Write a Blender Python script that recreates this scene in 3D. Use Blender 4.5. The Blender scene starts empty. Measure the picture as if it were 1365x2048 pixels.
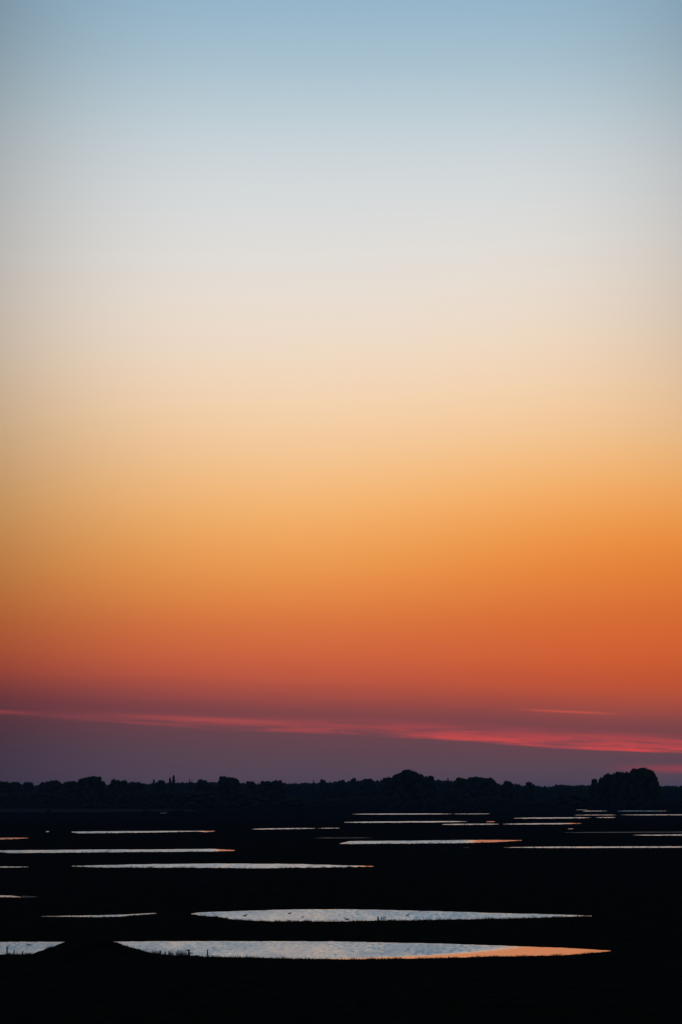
import bpy, math, random
import numpy as np
from mathutils import Vector

random.seed(7)
rng = np.random.default_rng(7)
scene = bpy.context.scene
col = scene.collection

# ------------------------------------------------------------------ camera
W, H = 1365.0, 2048.0
LENS, SENS = 85.0, 36.0
F = LENS / SENS * H                      # focal length in photo pixels
CAM_H = 16.0
HORIZON = 1578.0
PITCH = math.atan((HORIZON - H / 2) / F)
cam_d = bpy.data.cameras.new('camera')
cam_d.sensor_fit = 'VERTICAL'
cam_d.sensor_height = SENS
cam_d.lens = LENS
cam_d.clip_start = 0.5
cam_d.clip_end = 60000
cam = bpy.data.objects.new('camera', cam_d)
cam.location = (0, 0, CAM_H)
cam.rotation_euler = (math.pi / 2 + PITCH, 0, 0)
col.objects.link(cam)
scene.camera = cam


def lin(c):
    o = []
    for v in c:
        v /= 255.0
        o.append(v / 12.92 if v <= 0.04045 else ((v + 0.055) / 1.055) ** 2.4)
    return o


def elev(y, x=W / 2):
    """sky elevation in degrees of a photo row"""
    cx, cz = (x - W / 2) / F, (H / 2 - y) / F
    dy = math.cos(PITCH) - cz * math.sin(PITCH)
    dz = math.sin(PITCH) + cz * math.cos(PITCH)
    return math.degrees(math.atan2(dz, math.hypot(dy, cx)))


def azim(x):
    return math.degrees(math.atan((x - W / 2) / F))


# ------------------------------------------------------------------ world: sky after sunset
world = bpy.data.worlds.new('World')
scene.world = world
world.use_nodes = True
wt = world.node_tree
wt.nodes.clear()


class NB:
    """small node builder"""

    def __init__(self, tree):
        self.t = tree

    def node(self, kind, **kw):
        n = self.t.nodes.new(kind)
        for k, v in kw.items():
            setattr(n, k, v)
        return n

    def link(self, a, b):
        self.t.links.new(a, b)

    def put(self, sock, v):
        if isinstance(v, (int, float)):
            sock.default_value = v
        elif isinstance(v, (tuple, list)):
            sock.default_value = v
        else:
            self.link(v, sock)

    def math(self, op, a, b=0.0, c=0.0, clamp=False):
        n = self.node('ShaderNodeMath', operation=op, use_clamp=clamp)
        self.put(n.inputs[0], a)
        self.put(n.inputs[1], b)
        self.put(n.inputs[2], c)
        return n.outputs[0]

    def rng(self, v, a, b, c=0.0, d=1.0, smooth=True):
        n = self.node('ShaderNodeMapRange', interpolation_type='SMOOTHSTEP' if smooth else 'LINEAR')
        self.put(n.inputs['Value'], v)
        for s, x in zip(('From Min', 'From Max', 'To Min', 'To Max'), (a, b, c, d)):
            self.put(n.inputs[s], x)
        return n.outputs['Result']

    def ramp(self, v, stops, interp='B_SPLINE'):
        n = self.node('ShaderNodeValToRGB')
        cr = n.color_ramp
        cr.interpolation = interp
        while len(cr.elements) > 1:
            cr.elements.remove(cr.elements[-1])
        first = True
        for p, c in stops:
            if first:
                e = cr.elements[0]
                e.position = p
                first = False
            else:
                e = cr.elements.new(p)
            e.color = (c[0], c[1], c[2], 1)
        self.put(n.inputs[0], v)
        return n.outputs['Color']

    def mix(self, f, a, b, blend='MIX'):
        n = self.node('ShaderNodeMix', data_type='RGBA', blend_type=blend)
        self.put(n.inputs[0], f)
        self.put(n.inputs[6], a)
        self.put(n.inputs[7], b)
        return n.outputs[2]

    def scale(self, colr, f):
        n = self.node('ShaderNodeVectorMath', operation='SCALE')
        self.put(n.inputs[0], colr)
        self.put(n.inputs['Scale'], f)
        return n.outputs[0]

    def noise(self, vec, scale, detail=3.0, rough=0.5):
        n = self.node('ShaderNodeTexNoise')
        self.put(n.inputs['Vector'], vec)
        n.inputs['Scale'].default_value = scale
        n.inputs['Detail'].default_value = detail
        n.inputs['Roughness'].default_value = rough
        return n.outputs['Fac']

    def xyz(self, x, y, z):
        n = self.node('ShaderNodeCombineXYZ')
        for s, v in zip(n.inputs, (x, y, z)):
            self.put(s, v)
        return n.outputs[0]


b = NB(wt)
tc = b.node('ShaderNodeTexCoord')
sep = b.node('ShaderNodeSeparateXYZ')
b.link(tc.outputs['Generated'], sep.inputs[0])
dx, dy, dz = sep.outputs
DEG = 180 / math.pi
el = b.math('MULTIPLY', b.math('ARCSINE', dz), DEG)
az = b.math('MULTIPLY', b.math('ARCTAN2', dx, dy), DEG)

# the low haze bank dips towards the right (towards where the sun went down)
wob = b.math('SUBTRACT', b.noise(b.xyz(b.math('MULTIPLY', az, 0.10), b.math('MULTIPLY', el, 0.9), 0.0), 2.0, 3.0), 0.5)
tilt = b.math('MULTIPLY', b.rng(az, -8.0, 8.0, -0.28, 0.28, smooth=False), b.rng(el, 4.2, 2.0, 0.0, 1.0))
tilt = b.math('MULTIPLY', tilt, b.rng(el, 0.0, 0.9, 0.0, 1.0))
tilt2 = b.math('MULTIPLY', b.rng(az, -2.0, 9.0, 0.0, -0.62), b.math('MULTIPLY', b.rng(el, 2.9, 6.0), b.rng(el, 17.0, 11.0)))
tilt2 = b.math('MULTIPLY', tilt2, b.rng(az, 60.0, 15.0))
tilt = b.math('ADD', tilt, tilt2)
el_t = b.math('ADD', el, b.math('ADD', tilt, b.math('MULTIPLY', wob, b.rng(el, 4.5, 1.5, 0.0, 0.22))))

center = [  # photo row -> colour of the middle of the sky
    (1578, (82, 71, 86)), (1545, (87, 71, 85)), (1500, (95, 69, 80)), (1455, (110, 68, 75)), (1420, (133, 69, 72)),
    (1390, (165, 79, 69)), (1360, (187, 87, 66)), (1310, (207, 101, 64)), (1250, (216, 117, 65)), (1200, (226, 134, 70)),
    (1140, (235, 152, 79)), (1070, (241, 169, 97)), (1000, (245, 184, 118)), (920, (244, 197, 145)),
    (830, (245, 209, 170)), (740, (241, 216, 190)), (640, (235, 221, 206)), (540, (228, 222, 215)), (430, (218, 220, 220)),
    (310, (206, 214, 218)), (160, (174, 198, 210)), (0, (146, 178, 201)),
]
TOP = elev(0)
st = [(max(0.0, elev(y)) / TOP, lin(c)) for y, c in center]
low = b.ramp(b.math('DIVIDE', el_t, TOP), st)
hi = b.ramp(b.math('DIVIDE', el, 90.0), [(TOP / 90, lin((148, 179, 201))), (0.30, (0.275, 0.49, 0.71)),
                                         (0.42, (0.25, 0.475, 0.74)), (0.60, (0.13, 0.27, 0.45)), (1.0, (0.035, 0.085, 0.19))], 'LINEAR')
base = b.mix(b.math('GREATER_THAN', el, TOP), low, hi)


def gauss(v, c, s, a, p=2):
    q = b.math('DIVIDE', b.math('SUBTRACT', v, c), s)
    q = b.math('MULTIPLY', q, q)
    if p == 4:
        q = b.math('MULTIPLY', q, q)
    e = b.math('EXPONENT', b.math('MULTIPLY', q, -1.0))
    return b.math('ADD', b.math('MULTIPLY', e, a), 1 - a)


g_low = gauss(az, 3.0, 11.9, 0.76, 4)
g_high = gauss(az, 0.55, 10.1, 0.78, 4)
g_hz = gauss(az, 2.6, 11.6, 0.82, 4)
g_wide = gauss(az, azim(740), 50.0, 0.78)                 # higher up the glow spreads wider round the horizon
k3 = b.rng(el, 17.0, 32.0)
g_high = b.math('ADD', b.math('MULTIPLY', g_high, b.math('SUBTRACT', 1.0, k3)), b.math('MULTIPLY', g_wide, k3))
k1 = b.rng(el, elev(1400), elev(1250))
k2 = b.rng(el, elev(1150), elev(600))
glow = b.math('ADD', b.math('MULTIPLY', g_hz, b.math('SUBTRACT', 1.0, k1)), b.math('MULTIPLY', g_low, k1))
glow = b.math('ADD', b.math('MULTIPLY', glow, b.math('SUBTRACT', 1.0, k2)), b.math('MULTIPLY', g_high, k2))
sky = b.scale(base, glow)
# redder near the place where the sun went down
warm = b.math('MULTIPLY', b.math('MULTIPLY', b.rng(az, -3.0, 8.5), b.rng(az, 50.0, 15.0)), b.math('MULTIPLY', b.rng(el, 1.5, 2.7), b.rng(el, 9.0, 5.0)))
sky = b.mix(warm, sky, b.mix(1.0, sky, (1.0, 0.84, 0.64, 1), 'MULTIPLY'))

cool = b.math('MULTIPLY', b.rng(az, -2.0, -9.0), b.rng(el, 9.0, 5.0))
sky = b.mix(cool, sky, b.mix(1.0, sky, (1.0, 1.03, 1.16, 1), 'MULTIPLY'))

# streak of cloud still lit from below the horizon
pts = [(-300, 1425), (0, 1436), (300, 1450), (680, 1468), (900, 1480), (1100, 1494), (1365, 1509), (1700, 1527)]
a0, a1 = azim(-300), azim(1700)
fc = b.node('ShaderNodeFloatCurve')
cm = fc.mapping
e_lo, e_hi = elev(1540), elev(1400)
cv = cm.curves[0]
cp = [((azim(x) - a0) / (a1 - a0), (elev(y) - e_lo) / (e_hi - e_lo)) for x, y in pts]
cv.points[0].location = cp[0]
cv.points[1].location = cp[-1]
for p in cp[1:-1]:
    cv.points.new(*p)
cm.update()
b.link(b.rng(az, a0, a1, 0, 1, smooth=False), fc.inputs['Value'])
edge = b.math('ADD', b.math('MULTIPLY', fc.outputs[0], e_hi - e_lo), e_lo)
nz = b.noise(b.xyz(b.math('MULTIPLY', az, 0.35), b.math('MULTIPLY', b.math('ADD', el, b.math('MULTIPLY', az, 0.035)), 6.0), 3.0), 1.6, 4.0, 0.6)
PX = elev(1450) - elev(1451)
t = b.math('DIVIDE', b.math('SUBTRACT', el, edge), PX)                 # photo pixels above the lower edge
t = b.math('ADD', t, b.math('MULTIPLY', b.math('SUBTRACT', nz, 0.5), b.rng(az, 0.0, 7.0, 20.0, 8.0)))
body = b.math('MULTIPLY', b.rng(t, b.rng(az, 0.0, 7.5, -5.0, -1.5), b.rng(az, 0.0, 7.5, 9.0, 3.5)), b.rng(t, b.rng(az, -8, 8, 12.0, 18.0), b.rng(az, -8, 8, 34.0, 46.0), 1.0, 0.0))
fil = b.math('MULTIPLY', b.rng(nz, 0.30, 0.66, 0.18, 1.0), b.rng(t, 3.0, 22.0, 1.0, 0.58))
along = b.rng(az, azim(-20), azim(900), 0.10, 0.86, smooth=False)
along = b.math('MULTIPLY', along, b.rng(az, 9.0, 30.0, 1.0, 0.0))
along = b.math('MULTIPLY', along, b.rng(az, -30.0, -8.0))
mask = b.math('MULTIPLY', b.math('MULTIPLY', body, fil), along, clamp=True)
streak_c = b.mix(b.rng(az, azim(200), azim(1365)), lin((180, 77, 78)) + [1], lin((222, 74, 74)) + [1])
sky = b.mix(mask, sky, streak_c)


def wisp(sky, x0, x1, y0, y1, thick, strength, colr):
    """a thin lit cloud thread between two directions"""
    m = (elev(y1) - elev(y0)) / (azim(x1) - azim(x0))
    line = b.math('ADD', b.math('MULTIPLY', b.math('SUBTRACT', az, azim(x0)), m), elev(y0))
    d = b.math('DIVIDE', b.math('ABSOLUTE', b.math('SUBTRACT', el, line)), PX)
    d = b.math('ADD', d, b.math('MULTIPLY', nz, 1.5))
    xm = azim((x0 + x1) / 2)
    hw = (azim(x1) - azim(x0)) / 2
    al = b.rng(b.math('DIVIDE', b.math('ABSOLUTE', b.math('SUBTRACT', az, xm)), hw), 0.15, 1.0, 1.0, 0.0)
    f = b.math('MULTIPLY', b.math('MULTIPLY', b.rng(d, 0.5, thick, 1.0, 0.0), al), strength)
    return b.mix(f, sky, lin(colr) + [1])


sky = wisp(sky, 1010, 1260, 1418, 1430, 5.0, 0.45, (225, 92, 72))
sky = wisp(sky, -220, 110, 1414, 1430, 7.0, 0.30, (200, 80, 76))
sky = wisp(sky, 1180, 1620, 1536, 1541, 14.0, 0.40, (190, 60, 72))
sky = wisp(sky, 150, 700, 1428, 1452, 9.0, 0.35, (205, 82, 78))

bg = b.node('ShaderNodeBackground')
b.link(sky, bg.inputs['Color'])
bg.inputs['Strength'].default_value = 1.0
wo = b.node('ShaderNodeOutputWorld')
b.link(bg.outputs[0], wo.inputs['Surface'])
try:
    world.cycles.sampling_method = 'MANUAL'
    world.cycles.sample_map_resolution = 1024
except Exception:
    pass

# the sun is already below the horizon: no sun lamp
scene.view_settings.view_transform = 'Standard'
scene.view_settings.look = 'None'
scene.view_settings.exposure = 0
scene.view_settings.gamma = 1
scene.view_settings.use_curve_mapping = False


# ------------------------------------------------------------------ helpers
def ground(px, py, z=0.0):
    """point of the plane at height z that the photo shows at (px, py)"""
    cx, cz = (px - W / 2) / F, (H / 2 - py) / F
    d_y = math.cos(PITCH) - cz * math.sin(PITCH)
    d_z = math.sin(PITCH) + cz * math.cos(PITCH)
    t = (z - CAM_H) / d_z
    return cx * t, d_y * t, z


def mpp(py):
    """metres per photo pixel at the ground row py"""
    return CAM_H / (py - HORIZON)


def link(name, mesh, mat=None, parent=None):
    o = bpy.data.objects.new(name, mesh)
    col.objects.link(o)
    if mat and not mesh.materials:
        mesh.materials.append(mat)
    if parent:
        o.parent = parent
    return o


def tag(o, label=None, cat=None, group=None, kind=None):
    if label: o['label'] = label
    if cat: o['category'] = cat
    if group: o['group'] = group
    if kind: o['kind'] = kind
    return o


def np_mesh(name, v, faces, smooth=False):
    """v (n,3), faces (m,k) of one size"""
    v = np.asarray(v, dtype=np.float32)
    f = np.asarray(faces, dtype=np.int32)
    me = bpy.data.meshes.new(name)
    me.vertices.add(len(v))
    me.vertices.foreach_set('co', v.ravel())
    k = f.shape[1]
    me.loops.add(f.size)
    me.loops.foreach_set('vertex_index', f.ravel())
    me.polygons.add(len(f))
    me.polygons.foreach_set('loop_start', np.arange(0, f.size, k, dtype=np.int32))
    me.polygons.foreach_set('loop_total', np.full(len(f), k, dtype=np.int32))
    if smooth:
        me.polygons.foreach_set('use_smooth', np.ones(len(f), dtype=bool))
    me.update(calc_edges=True)
    return me


class TM:
    """triangle collector"""

    def __init__(self):
        self.v, self.f, self.n = [], [], 0

    def add(self, v, f):
        self.v.append(np.asarray(v, float))
        self.f.append(np.asarray(f, int) + self.n)
        self.n += len(v)

    def tube(self, pts, rad, seg=7, cap=True):
        pts = [Vector(p) for p in pts]
        vs, fs = [], []
        for i, p in enumerate(pts):
            d = (pts[min(i + 1, len(pts) - 1)] - pts[max(i - 1, 0)]).normalized()
            a = d.orthogonal().normalized()
            c = d.cross(a)
            for k in range(seg):
                w = 2 * math.pi * k / seg
                vs.append(tuple(p + (a * math.cos(w) + c * math.sin(w)) * rad[i]))
        for i in range(len(pts) - 1):
            for k in range(seg):
                q = (k + 1) % seg
                A, B, C, D = i * seg + k, i * seg + q, (i + 1) * seg + q, (i + 1) * seg + k
                fs += [(A, B, C), (A, C, D)]
        if cap:
            n = len(vs)
            vs.append(tuple(pts[-1]))
            vs.append(tuple(pts[0]))
            o = (len(pts) - 1) * seg
            for k in range(seg):
                q = (k + 1) % seg
                fs += [(o + k, o + q, n), (q, k, n + 1)]
        self.add(vs, fs)

    def mesh(self, name, smooth=False):
        return np_mesh(name, np.concatenate(self.v), np.concatenate(self.f), smooth)


def mat(name):
    m = bpy.data.materials.new(name)
    m.use_nodes = True
    m.node_tree.nodes.clear()
    n = NB(m.node_tree)
    p = n.node('ShaderNodeBsdfPrincipled')
    o = n.node('ShaderNodeOutputMaterial')
    n.link(p.outputs[0], o.inputs['Surface'])
    return m, n, p


def flat_mat(name, c1, c2, scale, rough=0.9, spec=0.1, bump=0.0):
    m = bpy.data.materials.new(name)
    m.use_nodes = True
    m.node_tree.nodes.clear()
    n = NB(m.node_tree)
    p = n.node('ShaderNodeBsdfDiffuse')
    n.link(p.outputs[0], n.node('ShaderNodeOutputMaterial').inputs['Surface'])
    t = n.node('ShaderNodeTexCoord').outputs['Object']
    f = n.noise(t, scale, 4.0, 0.6)
    n.link(n.mix(n.rng(f, 0.3, 0.7), tuple(c1) + (1,), tuple(c2) + (1,)), p.inputs['Color'])
    p.inputs['Roughness'].default_value = rough
    if bump:
        bn = n.node('ShaderNodeBump')
        bn.inputs['Strength'].default_value = 0.6
        bn.inputs['Distance'].default_value = bump
        n.link(f, bn.inputs['Height'])
        n.link(bn.outputs[0], p.inputs['Normal'])
    return m


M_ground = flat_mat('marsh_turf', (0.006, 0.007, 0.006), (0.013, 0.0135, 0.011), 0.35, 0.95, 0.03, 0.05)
M_grass = flat_mat('rough_grass', (0.018, 0.026, 0.012), (0.036, 0.040, 0.020), 0.8, 0.9, 0.04)
M_reed = flat_mat('dry_reed', (0.05, 0.045, 0.025), (0.085, 0.07, 0.04), 2.0, 0.9, 0.05)
M_leaf = flat_mat('dark_foliage', (0.024, 0.038, 0.018), (0.042, 0.055, 0.026), 1.2, 0.9, 0.05)
M_bark = flat_mat('bark', (0.035, 0.028, 0.02), (0.06, 0.05, 0.035), 3.0, 0.95, 0.03, 0.02)
M_wood = flat_mat('weathered_wood', (0.05, 0.042, 0.034), (0.09, 0.078, 0.06), 9.0, 0.9, 0.05, 0.005)
M_bird = flat_mat('dark_plumage', (0.02, 0.018, 0.016), (0.06, 0.05, 0.04), 14.0, 0.8, 0.1)

# water: wind ripple roughens it, sheltered ends lie calm (attribute 'calm')
M_water, n, p = mat('water')
geo = n.node('ShaderNodeNewGeometry').outputs['Position']
mp = n.node('ShaderNodeMapping')
mp.inputs['Scale'].default_value = (1.0, 0.16, 1.0)
n.link(geo, mp.inputs['Vector'])
att = n.node('ShaderNodeAttribute', attribute_name='calm')
calm = att.outputs['Fac']
f1 = n.noise(mp.outputs[0], 1.6, 3.0, 0.65)
f2 = n.noise(mp.outputs[0], 0.22, 2.0, 0.5)
calm2 = n.rng(n.math('ADD', calm, n.math('MULTIPLY', n.math('SUBTRACT', f2, 0.5), 0.45)), 0.1, 0.95)
calm2 = n.math('MULTIPLY', calm2, n.math('GREATER_THAN', calm, 0.01))
rip = n.math('ADD', n.math('ADD', n.rng(f1, 0.3, 0.7, -0.04, 0.04), n.rng(f2, 0.3, 0.7, -0.04, 0.04)), 0.315)
n.link(n.math('ADD', n.math('MULTIPLY', rip, n.math('SUBTRACT', 1.0, calm2)), n.math('MULTIPLY', calm2, 0.15)), p.inputs['Roughness'])
p.inputs['Base Color'].default_value = (0.008, 0.012, 0.016, 1)
p.inputs['IOR'].default_value = 1.8
p.inputs['Coat Weight'].default_value = 1.0
p.inputs['Coat IOR'].default_value = 1.65
n.link(p.inputs['Roughness'].links[0].from_socket, p.inputs['Coat Roughness'])
bn = n.node('ShaderNodeBump')
n.link(n.math('MULTIPLY', n.math('SUBTRACT', 1.0, calm2), 0.05), bn.inputs['Strength'])
bn.inputs['Distance'].default_value = 0.06
n.link(f1, bn.inputs['Height'])
n.link(bn.outputs[0], p.inputs['Normal'])
n.link(bn.outputs[0], p.inputs['Coat Normal'])
# shallow film over mud: mostly dark, a weak sheen
M_wet, n, p = mat('wet_mud')
geo = n.node('ShaderNodeNewGeometry').outputs['Position']
f1 = n.noise(geo, 0.3, 3.0)
p.inputs['Base Color'].default_value = (0.02, 0.02, 0.018, 1)
n.link(n.rng(f1, 0.3, 0.7, 0.45, 0.7), p.inputs['Roughness'])
p.inputs['IOR'].default_value = 1.12


def wave(x, seed, amp, lens):
    r = np.random.default_rng(seed)
    o = np.zeros_like(np.asarray(x, float))
    for L in lens:
        o += np.sin(np.asarray(x) * 2 * math.pi / (L * r.uniform(.8, 1.25)) + r.uniform(0, 6.28)) * r.uniform(.5, 1)
    return o * amp / len(lens)


# ------------------------------------------------------------------ pools: upper and lower edge as seen, laid on the ground plane
def thin(x0, x1, y0, y1, h, gaps=()):
    """a long thin pool: y at both ends, thickness h"""
    xs = np.linspace(x0, x1, 9)
    ym = np.linspace(y0, y1, 9)
    prof = 0.85 * h / 2 * np.minimum(1, 5 * np.minimum(np.linspace(0, 1, 9), np.linspace(1, 0, 9)) + .12)
    return [(x, y - q) for x, y, q in zip(xs, ym, prof)], [(x, y + q) for x, y, q in zip(xs, ym, prof)]


POOLS = []
SLOPE = 0.175         # rms slope of the wind ripple


def pool(top, bot, calm=None, jag=0.5, wet=False, seed=0):
    POOLS.append(dict(top=np.array(top, float), bot=np.array(bot, float), calm=calm, jag=jag, wet=wet, seed=seed + len(POOLS)))


def sst(v, a, c):
    t = np.clip((v - a) / (c - a), 0, 1)
    return t * t * (3 - 2 * t)


CB = np.array([(560, 1921), (660, 1917.6), (750, 1915.2), (850, 1911.0), (950, 1903.5), (1000, 1898), (1060, 1889), (1100, 1882)])
pool([(-330, 1897), (-200, 1887), (0, 1884), (200, 1883.5), (400, 1882.5), (660, 1883), (760, 1885), (900, 1888), (1000, 1891.5), (1130, 1896), (1222, 1901.3)],
     [(-330, 1897), (-200, 1905), (0, 1908.5), (60, 1908), (240, 1910), (300, 1911), (400, 1913), (520, 1915), (580, 1917), (700, 1918.6), (810, 1917), (890, 1915.5),
      (980, 1913), (1050, 1912), (1130, 1910), (1175, 1906.5), (1222, 1902)],
     calm=lambda x, y: sst((y - np.interp(x, CB[:, 0], CB[:, 1])) / np.interp(x, [660, 900, 1060], [1.8, 3.5, 11.0]), -1.0, 1.0), jag=0.7)
pool([(383, 1827.5), (400, 1825), (484, 1822), (593, 1819), (690, 1818.7), (787, 1820.6), (884, 1823), (980, 1826), (1077, 1828.2), (1184, 1831.6)],
     [(383, 1828), (402, 1831), (430, 1832.8), (450, 1836), (468, 1839), (529, 1842), (658, 1843), (761, 1841), (916, 1838.7), (1045, 1836), (1109, 1834), (1184, 1832.2)], jag=0.7)
pool([(84, 1832.6), (130, 1831.8), (190, 1831), (250, 1829.3), (300, 1826.6), (313, 1826.2)],
     [(84, 1832.9), (190, 1833.8), (240, 1833.2), (262, 1830.6), (290, 1829), (313, 1827)], jag=0.3)
pool([(-160, 1790), (0, 1790.8), (25, 1791.5), (42, 1794)], [(-160, 1791), (0, 1793.8), (25, 1794.3), (42, 1794.6)], calm=lambda x, y: np.full_like(x, .35), jag=0.2)
pool([(144, 1732), (200, 1730.5), (280, 1729), (350, 1728), (440, 1727.3), (560, 1727.8), (620, 1729), (690, 1730.8), (752, 1732.3)],
     [(144, 1732.8), (200, 1734.5), (280, 1735), (370, 1735.2), (440, 1735.3), (495, 1736.6), (580, 1735.4), (650, 1734.6), (700, 1734), (752, 1732.9)],
     calm=lambda x, y: sst(x, 670, 760), jag=1.0)
pool([(-120, 1702), (0, 1701), (150, 1699.6), (300, 1699), (420, 1698), (450, 1699), (470, 1700.6)],
     [(-120, 1703), (0, 1703.5), (16, 1706), (70, 1705.6), (150, 1705), (250, 1704), (350, 1703.3), (430, 1702.8), (470, 1701.3)],
     calm=lambda x, y: sst(x, 415, 450), jag=0.5)
pool(*thin(-130, 57, 1734.8, 1733.8, 2.4), jag=0.2)
pool([(-110, 1676), (0, 1675.6), (30, 1675.4), (57, 1675.6)], [(-110, 1678), (0, 1679), (30, 1678), (57, 1676.3)], calm=lambda x, y: np.ones_like(x), jag=0.2)
pool([(144, 1663.3), (200, 1662.8), (300, 1662.2), (360, 1661.8), (405, 1662), (430, 1661.8)],
     [(144, 1664.6), (160, 1666.4), (220, 1665.8), (300, 1664.9), (360, 1663.6), (395, 1662.7), (412, 1664.2), (430, 1662.8)],
     calm=lambda x, y: sst(x, 396, 415), jag=0.3)
pool(*thin(92, 99, 1663.2, 1663.2, 1.6), jag=0)
pool([(680, 1687), (702, 1685), (699, 1682.3), (760, 1681.9), (840, 1681.4), (921, 1680.4), (974, 1679.9), (1044, 1680.4)][0:1] + [(700, 1682.6), (760, 1681.9), (840, 1681.4), (921, 1680.4), (974, 1679.9), (1044, 1680.4)],
     [(680, 1687.6), (720, 1687.7), (787, 1687), (827, 1687), (907, 1686), (947, 1685.6), (987, 1684.4), (1044, 1681)],
     calm=lambda x, y: sst(x, 915, 970), jag=0.5)
pool(*thin(704, 905, 1628.2, 1627.8, 1.7), jag=0.25)
pool(*thin(908, 985, 1627.9, 1627.6, 0.9), jag=0.3)
pool(*thin(688, 935, 1644.6, 1643.0, 2.6), jag=0.4)
pool(*thin(884, 1000, 1648.9, 1648.2, 2.2), jag=0.4)
pool(*thin(1006, 1165, 1648.2, 1646.9, 2.3), jag=0.35, calm=lambda x, y: sst(x, 1125, 1150))
pool(*thin(1028, 1184, 1636.4, 1635.4, 2.2), jag=0.5)
pool(*thin(1190, 1232, 1635.3, 1634.9, 1.5), jag=0.3)
pool(*thin(1146, 1236, 1630.2, 1629.8, 1.1), jag=0.4)
pool(*thin(1238, 1500, 1629.8, 1629.3, 1.5), jag=0.4)
pool(*thin(1164, 1215, 1622.2, 1622.0, 1.2), jag=0.3)
pool(*thin(1234, 1336, 1621.9, 1621.9, 1.3), jag=0.4)
pool(*thin(1150, 1178, 1619.6, 1619.6, 0.6), jag=0.1)
pool(*thin(1118, 1500, 1665.0, 1663.6, 1.8), jag=0.3, wet=True)
pool(*thin(1136, 1147, 1657.6, 1657.6, 0.8), jag=0.1)
pool(*thin(1266, 1500, 1670.3, 1669.3, 2.4), jag=0.4)
pool(*thin(1009, 1500, 1694.8, 1693.6, 3.0), jag=0.4)
pool(*thin(502, 632, 1658.2, 1656.6, 1.9), jag=0.3)
pool(*thin(636, 680, 1656.6, 1656.2, 1.0), jag=0.4)
pool(*thin(630, 745, 1676.0, 1675.5, 1.3), jag=0.4, wet=True)
pool(*thin(973, 990, 1643.4, 1643.4, 1.5), jag=0.1, calm=lambda x, y: np.ones_like(x))
pool(*thin(320, 336, 1626.3, 1625.9, 1.3), jag=0.1, wet=True)
pool([(44, 1791.8), (56, 1792.2), (76, 1793.2)], [(44, 1794.9), (56, 1794.8), (76, 1793.8)], wet=True, jag=0.1)
pool(*thin(926, 940, 1695.2, 1695.0, 0.9), jag=0.1, wet=True)


def edges(P, x):
    j = P['jag']
    t = np.interp(x, P['top'][:, 0], P['top'][:, 1])
    bo = np.interp(x, P['bot'][:, 0], P['bot'][:, 1])
    th = np.clip((bo - t) / 2.0, 0, 1)
    t = t + wave(x, P['seed'] * 2 + 11, 0.5 * j, (160, 70, 37)) * th
    bo = bo + wave(x, P['seed'] * 2 + 12, 1.15 * j, (120, 55, 31, 17, 11)) * th
    return t, bo


def sdf(P, X, Y):
    x0, x1 = P['top'][0, 0], P['top'][-1, 0]
    t, bo = edges(P, np.clip(X, x0, x1))
    s = np.minimum(Y - t, bo - Y)
    over = np.maximum(0, np.maximum(x0 - X, X - x1))
    return s - over * 0.15


# ------------------------------------------------------------------ ground sheet: one fan of terrain out to the horizon
ys = np.concatenate([[1582.0, 1583, 1586, 1590, 1595, 1600, 1605, 1610], np.arange(1613, 1700, 0.45), np.arange(1700, 1936, 0.75),
                     np.arange(1936, 2100, 3.0), np.array([2110, 2140, 2200, 2300, 2500, 2900, 3500, 4500])])
xs = np.concatenate([[-8000, -4000, -2000, -1200, -700, -450, -330], np.arange(-250, 1616, 3.2),
                     [1700, 1820, 2100, 2600, 3400, 5400, 9400]])
X, Y = np.meshgrid(xs, ys)
S = np.full(X.shape, -1e3)
for P in POOLS:
    S = np.maximum(S, sdf(P, X, Y))
MP = CAM_H / (Y - HORIZON)
dist = MP * F


def bumps(gx, gy, seed):
    r = np.random.default_rng(seed)
    o = 0
    for L, a in ((31, .5), (13, .35), (6.1, .25), (2.9, .14), (1.4, .08)):
        for _ in range(2):
            th = r.uniform(0, 6.28)
            o = o + a * np.sin((gx * math.cos(th) + gy * math.sin(th)) * 6.283 / L + r.uniform(0, 6.28)) / 2
    return o


GX = (X - W / 2) / F * dist
GY = dist
out = np.maximum(0, -S)
hb = 0.35 * out * MP
hb = hb / (1 + hb / 0.45)
land = hb * (1 + 0.45 * bumps(GX, GY, 3))
land = np.where(dist > 1300, np.minimum(land, 0.3), land)
deep = -np.minimum(0.5, 0.6 * S * MP) - 0.01
Z = np.where(S > 0, deep, land)
# grassy knoll between camera and the near pool
KN = np.array([(-40, 1911), (20, 1910), (65, 1908), (76, 1902.5), (88, 1899.5), (98, 1894), (107, 1893), (121, 1887), (130, 1884), (150, 1880), (185, 1878.5), (215, 1880),
               (238, 1885), (246, 1889), (264, 1894.5), (277, 1897.5), (291, 1902), (303, 1905.5), (328, 1909), (353, 1910.5), (386, 1912), (430, 1916)])
KROW = 1921.0
kh = np.maximum(0, (KROW - np.interp(X, KN[:, 0], KN[:, 1], left=KROW, right=KROW)))
kh *= mpp(KROW)
dk = (GY - mpp(KROW) * F)
knoll = kh * np.exp(-(dk / np.where(dk > 0, 3.2, 5.0)) ** 2) * (1 + 0.04 * bumps(GX, GY, 5)) - 0.03
wgt = np.exp(-(dk / 9.0) ** 2)
Z = np.where((X > -60) & (X < 430), np.maximum(Z, knoll * np.clip(wgt * 3, 0, 1) - 0.3 * (1 - np.clip(wgt * 3, 0, 1))), Z)


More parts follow.
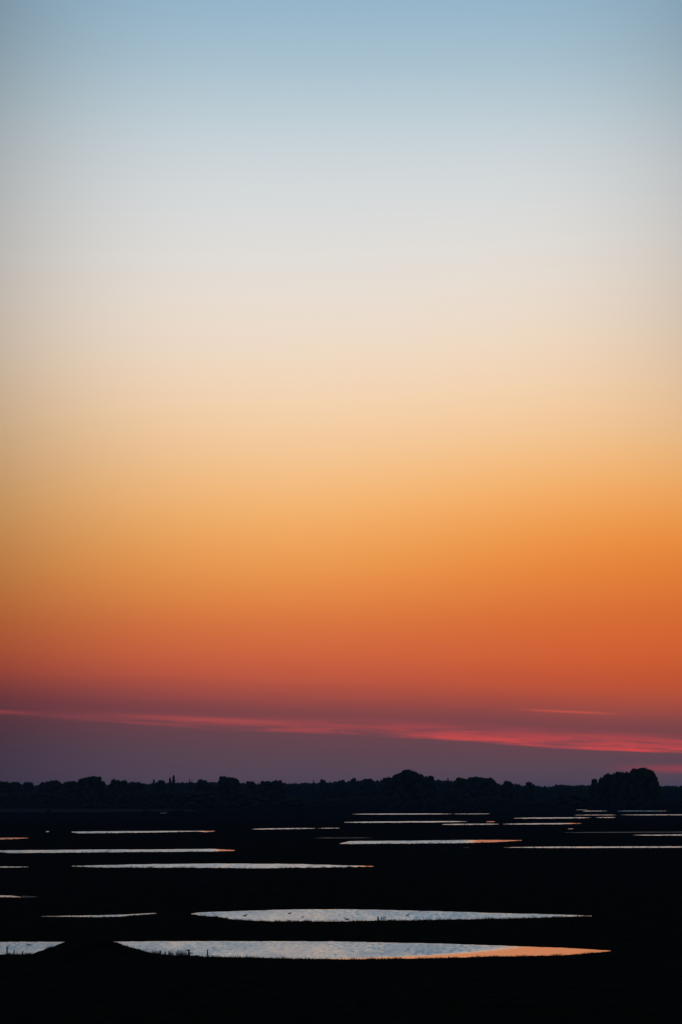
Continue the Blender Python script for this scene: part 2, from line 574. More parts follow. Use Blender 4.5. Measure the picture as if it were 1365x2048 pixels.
def terrain_z(px, py):
    i = np.clip(np.searchsorted(ys, py), 1, len(ys) - 1)
    j = np.clip(np.searchsorted(xs, px), 1, len(xs) - 1)
    ty = (py - ys[i - 1]) / (ys[i] - ys[i - 1])
    tx = (px - xs[j - 1]) / (xs[j] - xs[j - 1])
    return (Z[i - 1, j - 1] * (1 - ty) * (1 - tx) + Z[i, j - 1] * ty * (1 - tx) + Z[i - 1, j] * (1 - ty) * tx + Z[i, j] * ty * tx)


V = np.stack([GX, GY, Z], -1).reshape(-1, 3)
# ground-plane rows follow the pitch of the camera exactly
cz = (H / 2 - Y) / F
DY = math.cos(PITCH) - cz * math.sin(PITCH)
DZ = math.sin(PITCH) + cz * math.cos(PITCH)
T = -CAM_H / DZ
V[:, 0] = ((X - W / 2) / F * T).ravel()
V[:, 1] = (DY * T).ravel()
nr, nc = X.shape
idx = np.arange(nr * nc).reshape(nr, nc)
faces = np.stack([idx[1:, :-1], idx[1:, 1:], idx[:-1, 1:], idx[:-1, :-1]], -1).reshape(-1, 4)
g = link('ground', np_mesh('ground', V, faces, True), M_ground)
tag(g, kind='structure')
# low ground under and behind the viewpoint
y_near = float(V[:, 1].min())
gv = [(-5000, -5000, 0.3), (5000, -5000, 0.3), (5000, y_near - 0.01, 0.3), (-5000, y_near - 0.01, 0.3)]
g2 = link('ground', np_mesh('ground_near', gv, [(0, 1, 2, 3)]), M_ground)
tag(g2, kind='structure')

M_field = flat_mat('pale_stubble', (0.026, 0.031, 0.028), (0.042, 0.045, 0.038), 0.02)
fv = [ground(x, y, 0.34) for x, y in ((-260, 1624.5), (120, 1625), (395, 1623), (380, 1618.5), (100, 1617.5), (-260, 1617.5))]
tag(link('field', np_mesh('field', fv, [(0, 1, 2, 3, 4, 5)]), M_field), kind='structure')

# ------------------------------------------------------------------ water sheets
WV = []
wr = np.random.default_rng(21)
for _ in range(22):
    L = float(np.exp(wr.uniform(math.log(.26), math.log(1.15))))
    th = wr.normal(0, .75)
    WV.append((2 * math.pi / L * math.sin(th), 2 * math.pi / L * math.cos(th), wr.uniform(0, 6.28), L))


def ripples(x, y, scale, slope):
    """wind waves: a sum of travelling crests with the given rms slope"""
    x, y = x / scale, y / scale
    x, y = x + .35 * np.sin(y * .9 + x * .31) + .5 * np.sin(x * .23), y + .4 * np.sin(x * .7 - y * .2)
    z = np.zeros_like(x)
    for kx, ky, ph, L in WV:
        z += np.sin(kx * x + ky * y + ph) * L
    gust = 1 + .3 * np.sin(x * .21 + y * .05) * np.sin(y * .11 - x * .04)
    return z * scale * gust * slope * math.sqrt(2 / len(WV)) / (2 * math.pi)


for P in POOLS:
    x0, x1 = P['top'][0, 0], P['top'][-1, 0]
    yc = float((P['top'][:, 1].mean() + P['bot'][:, 1].mean()) / 2)
    mp_ = mpp(yc)
    sc = float(np.clip(mp_ / .05, 1, 3.2))
    t, bo = edges(P, np.linspace(x0, x1, 200))
    dep = (bo - t).max() * mp_ * F / (yc - HORIZON)
    nx = int(np.clip((min(x1, 1420) - max(x0, -60)) * mp_ / (.13 * sc), 6, 560))
    k = int(np.clip(dep / (.15 * sc), 5, 230))
    px = np.linspace(max(x0, -160), min(x1, 1520), nx + 1)
    t, bo = edges(P, px)
    m = 0.9 if (bo - t).max() > 3 else 0.35
    qq = np.linspace(0, 1, k)[:, None]
    PY = (t - m)[None] * (1 - qq) + (bo + m)[None] * qq
    PXX = np.tile(px, (k, 1))
    cz = (H / 2 - PY) / F
    T = (-CAM_H) / (math.sin(PITCH) + cz * math.cos(PITCH))
    wx, wy = (PXX - W / 2) / F * T, (math.cos(PITCH) - cz * math.sin(PITCH)) * T
    c = P['calm'](PXX, PY) if P['calm'] else np.zeros(PXX.shape)
    wz = ripples(wx, wy, sc, 0.0 if P['wet'] else SLOPE) * (1 - c) ** 1.5 * np.clip(np.minimum(PY - t[None], bo[None] - PY) / (.9 if dep > 4 else .3), 0, 1)
    v = np.stack([wx, wy, wz], -1).reshape(-1, 3)
    ii = np.arange(v.shape[0]).reshape(PY.shape)
    fc_ = np.stack([ii[1:, :-1], ii[1:, 1:], ii[:-1, 1:], ii[:-1, :-1]], -1).reshape(-1, 4)
    me = np_mesh('water', v, fc_, True)
    at = me.attributes.new('calm', 'FLOAT', 'POINT')
    at.data.foreach_set('value', c.ravel().astype(np.float32))
    o = link('wet_mud' if P['wet'] else 'water', me, M_wet if P['wet'] else M_water)
    tag(o, kind='structure')

# ------------------------------------------------------------------ grass on the banks (uncountable)


def blades(name, px, py, hgt, wid, material, lean=0.35, stiff=False):
    """tapered bent blades rooted on the terrain at the given photo positions"""
    N = len(px)
    cz = (H / 2 - py) / F
    T = -CAM_H / (math.sin(PITCH) + cz * math.cos(PITCH))
    root = np.stack([(px - W / 2) / F * T, (math.cos(PITCH) - cz * math.sin(PITCH)) * T, terrain_z(px, py) - 0.02], -1)
    a = rng.uniform(0, 2 * math.pi, N)
    side = np.stack([np.cos(a), np.sin(a), np.zeros(N)], -1) * wid[:, None] / 2
    l = rng.uniform(0, 2 * math.pi, N)
    ln = rng.uniform(0.05, lean, N) * hgt
    off = np.stack([np.cos(l) * ln, np.sin(l) * ln, np.zeros(N)], -1)
    up = np.zeros((N, 3)); up[:, 2] = hgt
    v = np.stack([root - side, root + side, root + side * .8 + up * .55 + off * .3, root - side * .8 + up * .55 + off * .3, root + up + off], 1).reshape(-1, 3)
    o = np.arange(N)[:, None] * 5
    f = np.concatenate([np.stack([o + 0, o + 1, o + 2], -1), np.stack([o + 0, o + 2, o + 3], -1), np.stack([o + 3, o + 2, o + 4], -1)], 1).reshape(-1, 3)
    ob = link(name, np_mesh(name, v, f), material)
    return ob


def tussock_points(n, x0, x1, lo, hi, per, spread_x, spread_y):
    cxp = rng.uniform(x0, x1, n)
    cyp = rng.uniform(lo, hi, n)
    s = rng.uniform(0.4, 1.4, n)
    px = (cxp[:, None] + rng.normal(0, spread_x, (n, per)) * s[:, None]).ravel()
    py = (cyp[:, None] + rng.normal(0, spread_y, (n, per)) * s[:, None]).ravel()
    return px, py, np.repeat(s, per)


def bank(P, n, per, up=1.0, hmax=0.28, below=6.0):
    x0, x1 = P['top'][0, 0], P['top'][-1, 0]
    cxp = rng.uniform(max(x0, -120), min(x1, 1490), n)
    _, bo = edges(P, cxp)
    off = rng.exponential(below / 3, n)
    s = rng.uniform(0.35, 1.2, n) ** 1.5
    m = mpp(float(bo.mean()))
    px = (cxp[:, None] + rng.normal(0, 0.25 / m, (n, per)) * s[:, None]).ravel()
    py = np.repeat(bo + off + 0.1, per) + np.abs(rng.normal(0, 0.4, n * per))
    S_ = np.repeat(s, per)
    ok = np.ones(len(px), bool)
    for Q in POOLS:
        ok &= sdf(Q, px, py) < -0.05
    return px[ok], py[ok], (S_ * rng.uniform(.5, 1, n * per) * hmax)[ok]


GP = []
for k, n_, per, h_, bel in ((0, 520, 14, .26, 9), (1, 480, 12, .30, 8), (2, 60, 10, .2, 5), (4, 330, 9, .42, 6), (5, 240, 8, .42, 4), (10, 200, 7, .45, 3)):
    GP.append(bank(POOLS[k], n_, per, hmax=h_, below=bel))
for k in range(6, len(POOLS)):
    if k != 10 and not POOLS[k]['wet'] and POOLS[k]['top'][-1, 0] - POOLS[k]['top'][0, 0] > 40:
        GP.append(bank(POOLS[k], int(16 + 45 * random.random()), 8, hmax=.55 + .35 * random.random(), below=1.5))
gx_, gy_, gh_ = (np.concatenate([q[i] for q in GP]) for i in range(3))
wd = 0.02 + 0.012 * CAM_H / (gy_ - HORIZON) / 0.05
o = blades('bank_grass', gx_, gy_, gh_, wd, M_grass)
tag(o, 'ragged dark grass fringing the near edges of the pools', 'grass', kind='stuff')

fx, fy, fs = tussock_points(2600, -60, 1430, 1916, 2075, 16, 4.0, 1.2)
ok = np.ones(len(fx), bool)
for Q in POOLS[:3]:
    ok &= sdf(Q, fx, fy) < -1.5
fx, fy, fs = fx[ok], fy[ok], fs[ok]
o = blades('meadow_grass', fx, fy, fs * rng.uniform(.12, .3, len(fx)), np.full(len(fx), .03), M_grass)
tag(o, 'dark rough pasture grass covering the foreground and knoll', 'grass', kind='stuff')

fx, fy, fs = tussock_points(2600, -100, 1460, 1735, 1884, 9, 3.0, 0.8)
ok = np.ones(len(fx), bool)
for Q in POOLS:
    ok &= sdf(Q, fx, fy) < -1.0
fx, fy, fs = fx[ok], fy[ok], fs[ok]
o = blades('marsh_grass', fx, fy, fs * rng.uniform(.15, .35, len(fx)), np.full(len(fx), .05), M_grass)
tag(o, 'dark marsh grass on the flats between the middle pools', 'grass', kind='stuff')

# reeds at the foot of the knoll, against the near pool
rx = np.concatenate([rng.normal(301, 4, 26), rng.normal(312, 6, 60), rng.normal(328, 7, 70), rng.normal(342, 6, 50), rng.normal(358, 6, 70), rng.normal(368, 5, 60)])
ry = 1912.5 + rng.uniform(0, 3.5, len(rx))
rh = rng.uniform(.3, .72, len(rx)) + np.where(rng.random(len(rx)) < .12, .3, 0)
o = blades('reed_bed', rx, ry, rh, np.full(len(rx), .035), M_reed, lean=.25)
tag(o, 'thin ragged reeds at the foot of the knoll against the near pool', 'reeds', kind='stuff')


# ------------------------------------------------------------------ trees
def ico(sub=2):
    import bmesh
    bm = bmesh.new()
    bmesh.ops.create_icosphere(bm, subdivisions=sub, radius=1.0)
    v = np.array([q.co[:] for q in bm.verts])
    f = np.array([[q.index for q in fc.verts] for fc in bm.faces])
    bm.free()
    return v, f


IV, IF_ = ico(2)
IV1, IF1 = ico(1)


def crown_arrays(kind, seed, leaves=700, light=False):
    """foliage of unit size: radius 1, height 1, standing on z=0"""
    r = np.random.default_rng(seed)
    lobes = []
    if kind in ('dome', 'ragged'):
        lobes.append((0, 0, .45, .72, .42))
        ex = 2.1 if kind == 'dome' else 2.0
        for k in range(30 if kind == 'dome' else 24):
            zt = (k + r.uniform(0, 1)) / (30 if kind == 'dome' else 24) * .92
            q = max(0.0, 1 - (abs(zt - .36) / .62) ** (ex if zt < .36 else 2.0)) ** (1 / 2.0)
            a = k * 2.4 + r.uniform(-.4, .4)
            sz = r.uniform(.26, .40) if kind == 'dome' else r.uniform(.2, .42)
            q = max(0, q - sz * .55) * (1 if kind == 'dome' else r.uniform(.7, 1.15))
            lobes.append((math.cos(a) * q, math.sin(a) * q, zt * .92, sz, sz * r.uniform(.28, .38)))
        for k in range(7):
            a = k * .9 + r.uniform(-.2, .2)
            q = .34 if k else 0
            lobes.append((math.cos(a) * q, math.sin(a) * q, r.uniform(.79, .87) if kind == 'dome' else r.uniform(.7, .86), r.uniform(.26, .4), r.uniform(.09, .13)))
    elif kind == 'cone':
        for k in range(8):
            z = .12 + .78 * k / 7
            w = .85 * (1 - z) + .12
            for _ in range(2 if k < 6 else 1):
                a = r.uniform(0, 6.28)
                lobes.append((math.cos(a) * w * .3, math.sin(a) * w * .3, z, w * .8, .12))
    else:  # column
        for k in range(8):
            z = .1 + .78 * k / 7
            w = .85 * math.sin(math.pi * (z * .82 + .15)) ** .8 + .08
            a = r.uniform(0, 6.28)
            lobes.append((math.cos(a) * .12, math.sin(a) * .12, z, w * .8, .12))
    # undergrowth and low boughs so the crown comes down close to the ground
    if kind in ('dome', 'ragged'):
        for k in range(7):
            a = k * .9
            lobes.append((math.cos(a) * .5, math.sin(a) * .5, .12, .45, .13))
    vs, fs, n = [], [], 0
    bv, bf = (IV1, IF1) if light else (IV, IF_)
    for (x, y, z, rr, rz) in lobes:
        d = 1 + .16 * np.sin(bv[:, 0] * 5 + r.uniform(0, 6)) * np.sin(bv[:, 1] * 6 + r.uniform(0, 6)) + r.normal(0, .05, len(bv))
        v = bv * d[:, None] * np.array([rr * .84, rr * .84, rz * .84]) + np.array([x, y, z])
        vs.append(v); fs.append(bf + n); n += len(v)
    # leaf sprays scattered over the lobes
    L = np.array(lobes)
    pick = r.choice(len(L), leaves, p=(L[:, 3] ** 2) / (L[:, 3] ** 2).sum())
    d = r.normal(0, 1, (leaves, 3)); d /= np.linalg.norm(d, axis=1)[:, None]
    rad = r.uniform(.78, 1.08, leaves)
    c = L[pick, :3] + d * rad[:, None] * np.stack([L[pick, 3], L[pick, 3], L[pick, 4]], -1)
    sz = r.uniform(.02, .05, leaves)
    a1 = r.normal(0, 1, (leaves, 3)); a1 /= np.linalg.norm(a1, axis=1)[:, None]
    a2 = np.cross(a1, d); a2 /= (np.linalg.norm(a2, axis=1)[:, None] + 1e-6)
    ax = np.array([1, 1, .55])
    q = np.stack([c + (a1 * sz[:, None]) * ax, c + (a2 * sz[:, None] * .7) * ax, c - (a1 * sz[:, None]) * ax, c - (a2 * sz[:, None] * .7) * ax], 1).reshape(-1, 3)
    o = np.arange(leaves)[:, None] * 4 + n
    vs.append(q)
    fs.append(np.concatenate([np.stack([o, o + 1, o + 2], -1), np.stack([o, o + 2, o + 3], -1)], 1).reshape(-1, 3))
    v = np.concatenate(vs)
    v[:, 2] = np.maximum(v[:, 2], 0.02)
    v[:, 2] *= 1.0 / np.percentile(v[:, 2], 99.7)
    v[:, :2] *= 1.0 / np.percentile(np.abs(v[:, :2]), 99.5)
    return v, np.concatenate(fs)


CROWN = {}
for kind, nv, lv in (('dome', 4, 1000), ('ragged', 4, 1000), ('cone', 2, 600), ('column', 2, 500)):
    for i in range(nv):
        v, f = crown_arrays(kind, 40 + i * 7 + len(kind), lv)
        me = np_mesh('crown_' + kind, v, f)
        me.materials.append(M_leaf)
        CROWN[kind, i] = me
TR = []
for i in range(3):
    r = random.Random(i)
    t = TM()
    t.tube([(0, 0, -.02), (.02, 0, .2), (-.02, .02, .45), (.03, 0, .8)], [.085, .06, .045, .012])
    for k in range(6):
        a = k * 1.05 + r.uniform(-.3, .3)
        z = r.uniform(.18, .5)
        t.tube([(0, 0, z), (math.cos(a) * .3, math.sin(a) * .3, z + .12), (math.cos(a) * .55, math.sin(a) * .55, z + .28)], [.03, .02, .006], 5)
    me = t.mesh('trunk')
    me.materials.append(M_bark)
    TR.append(me)


def tree(px, ytop, hw, row, kind, label, group=None, name='tree'):
    """px,ytop: where the top shows; hw: half width in photo pixels; row: ground row it stands on"""
    x, y, _ = ground(px, row)
    d = math.hypot(x, y)
    h = (row - ytop) * y / F + 0.0
    e = bpy.data.objects.new(name, None)
    e.location = (x, y, 0.1)
    e.rotation_euler = (0, 0, random.uniform(0, 6.28))
    col.objects.link(e)
    tag(e, label, 'tree', group)
    c = link('crown', CROWN[kind, random.randrange(4 if kind in ('dome', 'ragged') else 2)], None, e)
    w = hw * 1.3 * y / F
    c.scale = (w, w, h)
    tk = link('trunk', TR[random.randrange(3)], None, e)
    k = min(w, h * .4)
    tk.scale = (k, k, h * .9)
    return e


TREES = [
    # px, top, half width, ground row, kind, label
    (8, 1563.5, 15, 1613, 'ragged', 'low bushy tree at the left end of the far treeline'),
    (30, 1564.5, 14, 1612, 'ragged', 'small-topped tree next to the leftmost tree of the treeline'),
    (57, 1565, 13, 1613, 'ragged', 'low flat-topped tree left of the first dip in the treeline'),
    (90, 1564, 14, 1614, 'dome', 'low rounded tree left of the pointed-shouldered tree in the treeline'),
    (108, 1561.5, 17, 1615, 'dome', 'medium rounded tree between the low left trees and the long sloping crown'),
    (140, 1563, 20, 1614, 'dome', 'wide low tree sloping up to the first big crown on the left'),
    (172, 1555, 19, 1616, 'dome', 'left half of the first big twin-humped crown on the left'),
    (191, 1553.5, 17, 1616, 'dome', 'right half of the first big twin-humped crown, dropping to the notch'),
    (206, 1563, 5, 1615, 'ragged', 'little tree at the very edge of the notch in the left treeline'),
    (231, 1559, 13, 1615, 'ragged', 'bushy tree just right of the notch in the left treeline'),
    (247, 1561.5, 12, 1615, 'dome', 'sloping tree second from the right side of the notch'),
    (272, 1564.5, 17, 1614, 'ragged', 'low spread tree midway between the notch and the twin spires'),
    (308, 1560.5, 9, 1614, 'cone', 'small peaked tree left of the twin narrow spires'),
    (322, 1561, 9, 1614, 'ragged', 'small double-peaked tree nearest the twin spires on their left'),
    (341, 1556, 4.2, 1612, 'column', 'shorter left one of the two narrow spire trees'),
    (348, 1551.5, 4.0, 1612, 'column', 'taller right one of the two narrow spire trees'),
    (380, 1559, 5, 1613, 'cone', 'tiny pointed tree right of the twin spires'),
    (409, 1561, 16, 1615, 'ragged', 'low ragged tree between the twin spires and the flat-topped crown'),
    (447, 1553.5, 12, 1616, 'dome', 'left part of the flat-topped crown standing proud left of centre'),
    (464, 1555.5, 18, 1616, 'dome', 'right sloping part of the flat-topped crown left of centre'),
    (501, 1563, 12, 1614, 'ragged', 'low tree right after the flat-topped crown'),
    (533, 1563, 16, 1616, 'dome', 'left half of the low broad dark clump left of centre'),
    (554, 1561.5, 15, 1616, 'dome', 'right half of the low broad dark clump, ending steeply'),
    (627, 1562.5, 5, 1612, 'cone', 'tiny peak in the treeline at the start of the long wooded ridge'),
    (648, 1560.5, 9, 1612, 'ragged', 'small knobbly tree on the ridge left of the centre'),
    (680, 1561.5, 12, 1612, 'ragged', 'low tree on the ridge at the centre of the photo'),
    (708, 1557.5, 10, 1612, 'ragged', 'slightly taller tree on the ridge right of the centre'),
    (737, 1558.5, 15, 1613, 'dome', 'wide low tree on the ridge left of the tallest middle crown'),
    (777, 1555.5, 17, 1614, 'dome', 'shoulder tree on the left flank of the tallest middle crown'),
    (800, 1546.5, 19, 1618, 'dome', 'left tree of the tallest rounded group in the middle'),
    (821, 1541.0, 22, 1618, 'dome', 'tallest domed tree in the middle of the treeline'),
    (839, 1549.5, 14, 1618, 'dome', 'right lower tree of the tallest rounded group in the middle'),
    (859, 1552.5, 15, 1615, 'dome', 'small round tree right against the tallest middle group'),
    (897, 1556, 6, 1613, 'cone', 'small pointed tree between the middle group and the wide hump'),
    (924, 1556, 15, 1614, 'dome', 'left end tree of the wide hump right of the middle group'),
    (952, 1554.5, 24, 1615, 'dome', 'broad tree at the top of the wide hump right of the middle group'),
    (977, 1557, 18, 1615, 'dome', 'right end tree of the wide hump, sloping down to a gap'),
    (1017, 1562.5, 12, 1614, 'dome', 'isolated round tree just right of the gap after the wide hump'),
    (1036, 1568, 8, 1613, 'ragged', 'low bush-like tree between two small round trees'),
    (1059, 1564.5, 10, 1614, 'dome', 'second isolated round tree right of the gap, smaller'),
    (1190, 1558.5, 9, 1617, 'dome', 'small tree standing apart at the left foot of the big copse'),
    (1205, 1556, 9, 1618, 'dome', 'narrow lowest tree at the left end of the big copse'),
    (1215, 1549, 11, 1618, 'ragged', 'second tree from the left in the big copse'),
    (1229, 1547.5, 14, 1618, 'ragged', 'third tree from the left in the big copse'),
    (1242, 1545, 15, 1619, 'dome', 'fourth tree from the left in the big copse, with a small round top'),
    (1258, 1545, 14, 1618, 'dome', 'tree in the saddle left of the tall end of the big copse'),
    (1276, 1538.5, 20, 1619, 'dome', 'tall left one of the two great crowns at the right of the copse'),
    (1293, 1537.3, 21, 1619, 'dome', 'tallest great crown at the right end of the big copse'),
    (1304, 1543, 13, 1619, 'dome', 'bulging lower tree closing the right end of the big copse'),
]
for a in TREES:
    tree(*a, group='trees of the far treeline')

# bushes on the dark field edge in front of the trees
for px, yt, hw, row, lab in ((97, 1619, 5, 1627, 'lone dark bush on the field edge below the left treeline'),
                             (292, 1620, 8, 1627, 'low bush on the field edge left of the faint wet patch'),
                             (358, 1619.5, 14, 1627, 'wide low bush on the field edge right of the faint wet patch'),
                             (900, 1583, 16, 1619, 'dark near tree in front of the middle ridge'),
                             (505, 1592, 26, 1619, 'broad dark tree in front of the wood left of centre'),
                             (585, 1597, 30, 1619, 'low broad dark tree in front of the wood at the centre'),
                             (400, 1584, 30, 1618, 'broad dark tree in front of the wood below the twin spires'),
                             (1140, 1588, 30, 1618, 'low broad dark tree in front of the ridge left of the big copse')):
    tree(px, yt, hw, row, 'dome', lab, 'bushes before the treeline', 'bush' if hw < 15 else 'tree')


def wood(name, label, sil, row, spacing, depth_rows, hwpx, seed, cut=0.0, x0=-420, x1=1790):
    """a belt of crowns too far off to count, following a skyline"""
    r = np.random.default_rng(seed)
    var = [crown_arrays(('dome', 'ragged')[i % 2], 300 + seed + i, 170, True) for i in range(5)]
    sil = np.array(sil, float)
    vs, fs, n = [], [], 0
    for px in np.arange(x0, x1, spacing):
        for rw, lift in ((row, 0.0), (row + depth_rows, 4.0)):
            q = px + r.uniform(-.5, .5) * spacing
            v, f = var[r.integers(len(var))]
            x, y, _ = ground(q, rw)
            yt = np.interp(q, sil[:, 0], sil[:, 1]) + r.uniform(0, 2.2) + cut + lift * r.uniform(.2, 1.6)
            h = (rw - yt) * y / F
            w = hwpx * r.uniform(.7, 1.35) * y / F
            a = r.uniform(0, 6.28)
            c_, s_ = math.cos(a) * w, math.sin(a) * w
            vv = np.stack([v[:, 0] * c_ - v[:, 1] * s_ + x, v[:, 0] * s_ + v[:, 1] * c_ + y, v[:, 2] * h + 0.1], -1)
            vs.append(vv); fs.append(f + n); n += len(vv)
    o = link(name, np_mesh(name, np.concatenate(vs), np.concatenate(fs)), M_leaf)
    tag(o, label, 'woodland', kind='stuff')


FAR = [(-420, 1566), (0, 1566), (25, 1566), (45, 1568), (72, 1570), (88, 1567), (110, 1565), (128, 1567), (150, 1565), (165, 1560), (200, 1562), (207, 1567), (213, 1572), (222, 1567), (235, 1563), (257, 1567),
       (275, 1567), (300, 1566), (330, 1566), (355, 1566), (400, 1564), (436, 1564), (480, 1565), (512, 1568), (535, 1565), (558, 1565), (580, 1567), (612, 1566), (640, 1565), (660, 1564), (690, 1563), (715, 1561),
       (757, 1562), (785, 1557), (845, 1557), (870, 1559), (905, 1561), (940, 1558), (980, 1560), (995, 1566), (1004, 1570), (1018, 1567), (1046, 1572), (1060, 1568), (1078, 1572), (1092, 1573), (1110, 1571), (1125, 1569),
       (1140, 1571), (1165, 1570), (1330, 1571), (1365, 1572), (1790, 1569)]
wood('woodland', 'hazy wooded ridge forming the far skyline behind the nearer trees', FAR, 1603, 5.0, 2.5, 10.0, 1)
MID = [(-420, 1584), (0, 1585), (200, 1580), (350, 1580), (560, 1582), (590, 1598), (640, 1600), (760, 1590), (980, 1592), (1050, 1600), (1180, 1596), (1330, 1598), (1790, 1590)]
wood('woodland', 'dark belt of lower trees and hedges along the foot of the treeline', MID, 1614, 10.0, 2.0, 15.0, 2)


# ------------------------------------------------------------------ stakes along the pools
def stake(px, ytop, row, rad, label, lean=0.0, group=None):
    x, y, _ = ground(px, row)
    z0 = float(terrain_z(np.array([px]), np.array([row]))[0])
    h = (row - ytop) * y / F - z0 + z0 * 0
    h = max(h, .3)
    t = TM()
    t.tube([(0, 0, -.3), (lean * .3, 0, h * .5), (lean * .6, .01, h - .03), (lean * .62, .01, h)], [rad * 1.08, rad, rad * .94, rad * .7], 9)
    o = link('stake', t.mesh('stake'), M_wood)
    o.location = (x, y, z0)
    tag(o, label, 'post', group)
    return o, z0 + h


G = 'stakes beside the pools'
stake(14, 1893.5, 1911.5, .07, 'tallest stake at the left edge, beside a small rush tuft', .04, G)
stake(28.5, 1900.5, 1911, .055, 'short stake second from the left on the near pool bank', 0, G)
stake(46, 1902, 1911, .055, 'short stake third from the left, nearest the knoll', .01, G)
stake(321, 1901.2, 1913.5, .075, 'stubby stake among the thin reeds right of the knoll', 0, G)
stake(415.5, 1899.5, 1915, .065, 'lone tall stake right of the reeds at the near pool', 0, G)
stake(757, 1833, 1843.5, .09, 'left thicker stake of the cluster in the second pool', -.05, G)
stake(763.5, 1833.8, 1843.0, .055, 'thin stake second from the left in the second pool cluster', 0, G)
stake(767, 1833.8, 1843.0, .05, 'thin stake third from the left in the second pool cluster', 0, G)
stake(770.5, 1833, 1842.6, .06, 'right stake of the cluster in the second pool', .01, G)

# gnarled stump with stub arms
x, y, _ = ground(378, 1915)
z0 = float(terrain_z(np.array([378.0]), np.array([1915.0]))[0])
k = y / F
t = TM()
t.tube([(0, 0, -.3), (.01, 0, .3), (0, 0, (1915 - 1899.5) * k - z0)], [.13, .10, .085], 9)
t.tube([(0, 0, .5), (-.15, .02, .62), (-.30, .03, .66)], [.05, .04, .025], 6)
t.tube([(0, 0, .34), (.2, -.02, .36), (.42, 0, .345)], [.06, .05, .03], 6)
o = link('stump', t.mesh('stump'), M_wood)
o.location = (x, y, z0)
tag(o, 'bare stump with stub arms to both sides at the reeds end', 'stump')


def tuft(px, row, hw, h, label, n=90):
    """a rush tuft: a fan of stiff blades over a short tussock"""
    x, y, _ = ground(px, row)
    z0 = float(terrain_z(np.array([float(px)]), np.array([float(row)]))[0])
    w, h = hw * y / F, h * y / F
    e = bpy.data.objects.new('rush_tuft', None)
    e.location = (x, y, z0)
    col.objects.link(e)
    tag(e, label, 'plant')
    tm = TM()
    tm.add(IV * np.array([w * .75, w * .75, h * .45]) * (1 + .15 * np.sin(IV[:, :1] * 7) * np.sin(IV[:, 1:2] * 6)), IF_)
    link('tussock', tm.mesh('tussock'), M_grass, e)
    s = TM()
    for q in range(n):
        a, r_ = random.uniform(0, 6.283), math.sqrt(random.random()) * w * .8
        hh = h * random.uniform(.45, 1.0) * (1.15 - .55 * r_ / w)
        bx, by = math.cos(a) * r_ * .6, math.sin(a) * r_ * .6
        tx, ty = math.cos(a) * r_ * 1.3, math.sin(a) * r_ * 1.3
        p = random.uniform(0, 6.283)
        ox, oy = math.cos(p) * .014, math.sin(p) * .014
        s.add([(bx - ox, by - oy, 0), (bx + ox, by + oy, 0), (tx, ty, hh)], [(0, 1, 2)])
    link('blade', s.mesh('blade'), M_reed, e)


tuft(18.5, 1911.5, 4.5, 8.0, 'small rush tuft at the foot of the tall stake at left edge')
tuft(377, 1915.5, 6.5, 9.0, 'rush tuft round the foot of the stump with stub arms')
tuft(358, 1914.5, 9.0, 7.5, 'low ragged rush tuft among the reeds left of the stump')
tuft(759, 1843.6, 3.2, 5.5, 'small tuft at the foot of the left stake in second pool')
tuft(705, 1845, 8.0, 4.2, 'low tussock on the second pool bank left of the stakes')
tuft(735, 1845, 9.0, 4.0, 'wider low tussock on the bank nearest the pool stakes')
tuft(840, 1841.5, 1.6, 4.0, 'tiny upright tuft on the second pool bank right of stakes')


# ------------------------------------------------------------------ birds
def bird_mesh():
    v = IV1.copy()
    t = TM()
    body = v * np.array([.24, .10, .09])
    body[:, 2] += .05 + np.maximum(0, -body[:, 0] - .12) * .5
    body[:, 1] *= 1 - .5 * np.clip(-body[:, 0] / .24, 0, 1)
    t.add(body, IF1)
    t.tube([(.16, 0, .07), (.21, 0, .14), (.225, 0, .19)], [.05, .035, .032], 6)
    t.add(v * np.array([.055, .042, .042]) + np.array([.245, 0, .2]), IF1)
    t.tube([(.29, 0, .195), (.35, 0, .185)], [.018, .008], 5)
    me = t.mesh('duck', True)
    me.materials.append(M_bird)
    return me


BIRD = bird_mesh()


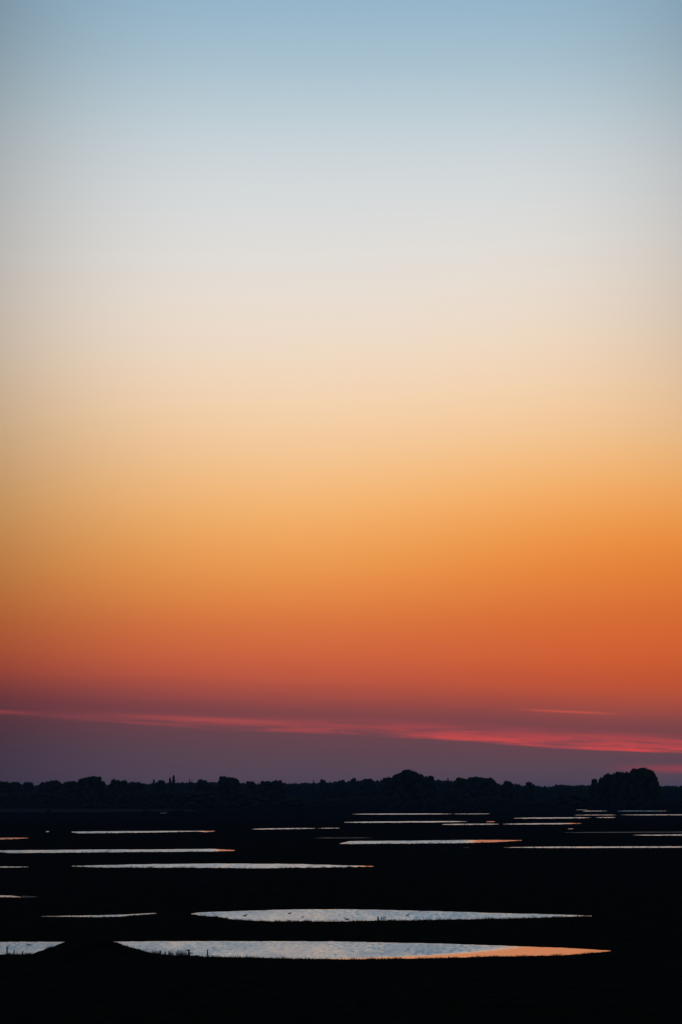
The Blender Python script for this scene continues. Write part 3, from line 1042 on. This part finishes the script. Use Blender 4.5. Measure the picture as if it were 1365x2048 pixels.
def bird(px, py, s, label, group=None, name='duck'):
    x, y, _ = ground(px, py)
    o = link(name, BIRD)
    o.location = (x, y, 0.0)
    o.scale = (s, s, s)
    o.rotation_euler = (0, 0, random.choice((0, math.pi)) + random.uniform(-.5, .5))
    o.scale.z = s * .85
    tag(o, label, 'bird', group)


bird(58.5, 1891, 1.0, 'dark duck afloat left of the knoll on the near pool')
bird(490, 1832.5, 1.2, 'dark duck afloat near the left end of the second pool')
bird(579, 1827.5, 1.1, 'dark duck afloat near the far edge of the second pool')
bird(605, 1835, .8, 'small dark duck at mid-water left of the second pool stakes')
bird(695, 1839.5, 1.3, 'dark duck low on the water close to the second pool bank')
bird(814, 1831, 1.0, 'dark duck afloat right of the second pool stakes')
for bx, by in ((874, 1682.6), (882, 1682.4), (888, 1683.2), (893, 1682.0), (899, 1682.4), (904, 1683.2), (908, 1682.0), (914, 1682.6), (920, 1681.8), (927, 1682.6), (931, 1682.2), (936, 1682.0)):
    bird(bx, by, random.uniform(.8, 1.15), 'tiny dark bird in the loose flock on the orange-ended pool', 'birds flocking on the far pool')
for bx, by in ((178, 1703.0), (200, 1702.6), (214, 1702.6), (220, 1703.2)):
    bird(bx, by, 1.0, 'tiny dark bird on the long left pool', 'birds on the long left pool')


# ------------------------------------------------------------------ evening air
hm = bpy.data.materials.new('haze')
hm.use_nodes = True
hm.node_tree.nodes.clear()
hn = NB(hm.node_tree)
hv = hn.node('ShaderNodeVolumePrincipled')
hv.inputs['Color'].default_value = (0.18, 0.47, 1.0, 1)
hv.inputs['Density'].default_value = 2.8e-5
hn.link(hv.outputs[0], hn.node('ShaderNodeOutputMaterial').inputs['Volume'])
bx0, bx1, by0, by1, bz0, bz1 = -40000, 40000, -5200, 21000, -1.6, 36
hvtx = [(x, y, z) for z in (bz0, bz1) for x, y in ((bx0, by0), (bx1, by0), (bx1, by1), (bx0, by1))]
hb_ = link('haze', np_mesh('haze', hvtx, [(3, 2, 1, 0), (4, 5, 6, 7), (0, 1, 5, 4), (1, 2, 6, 5), (2, 3, 7, 6), (3, 0, 4, 7)]), hm)
tag(hb_, 'thin blue evening haze over the marsh', 'haze', kind='stuff')
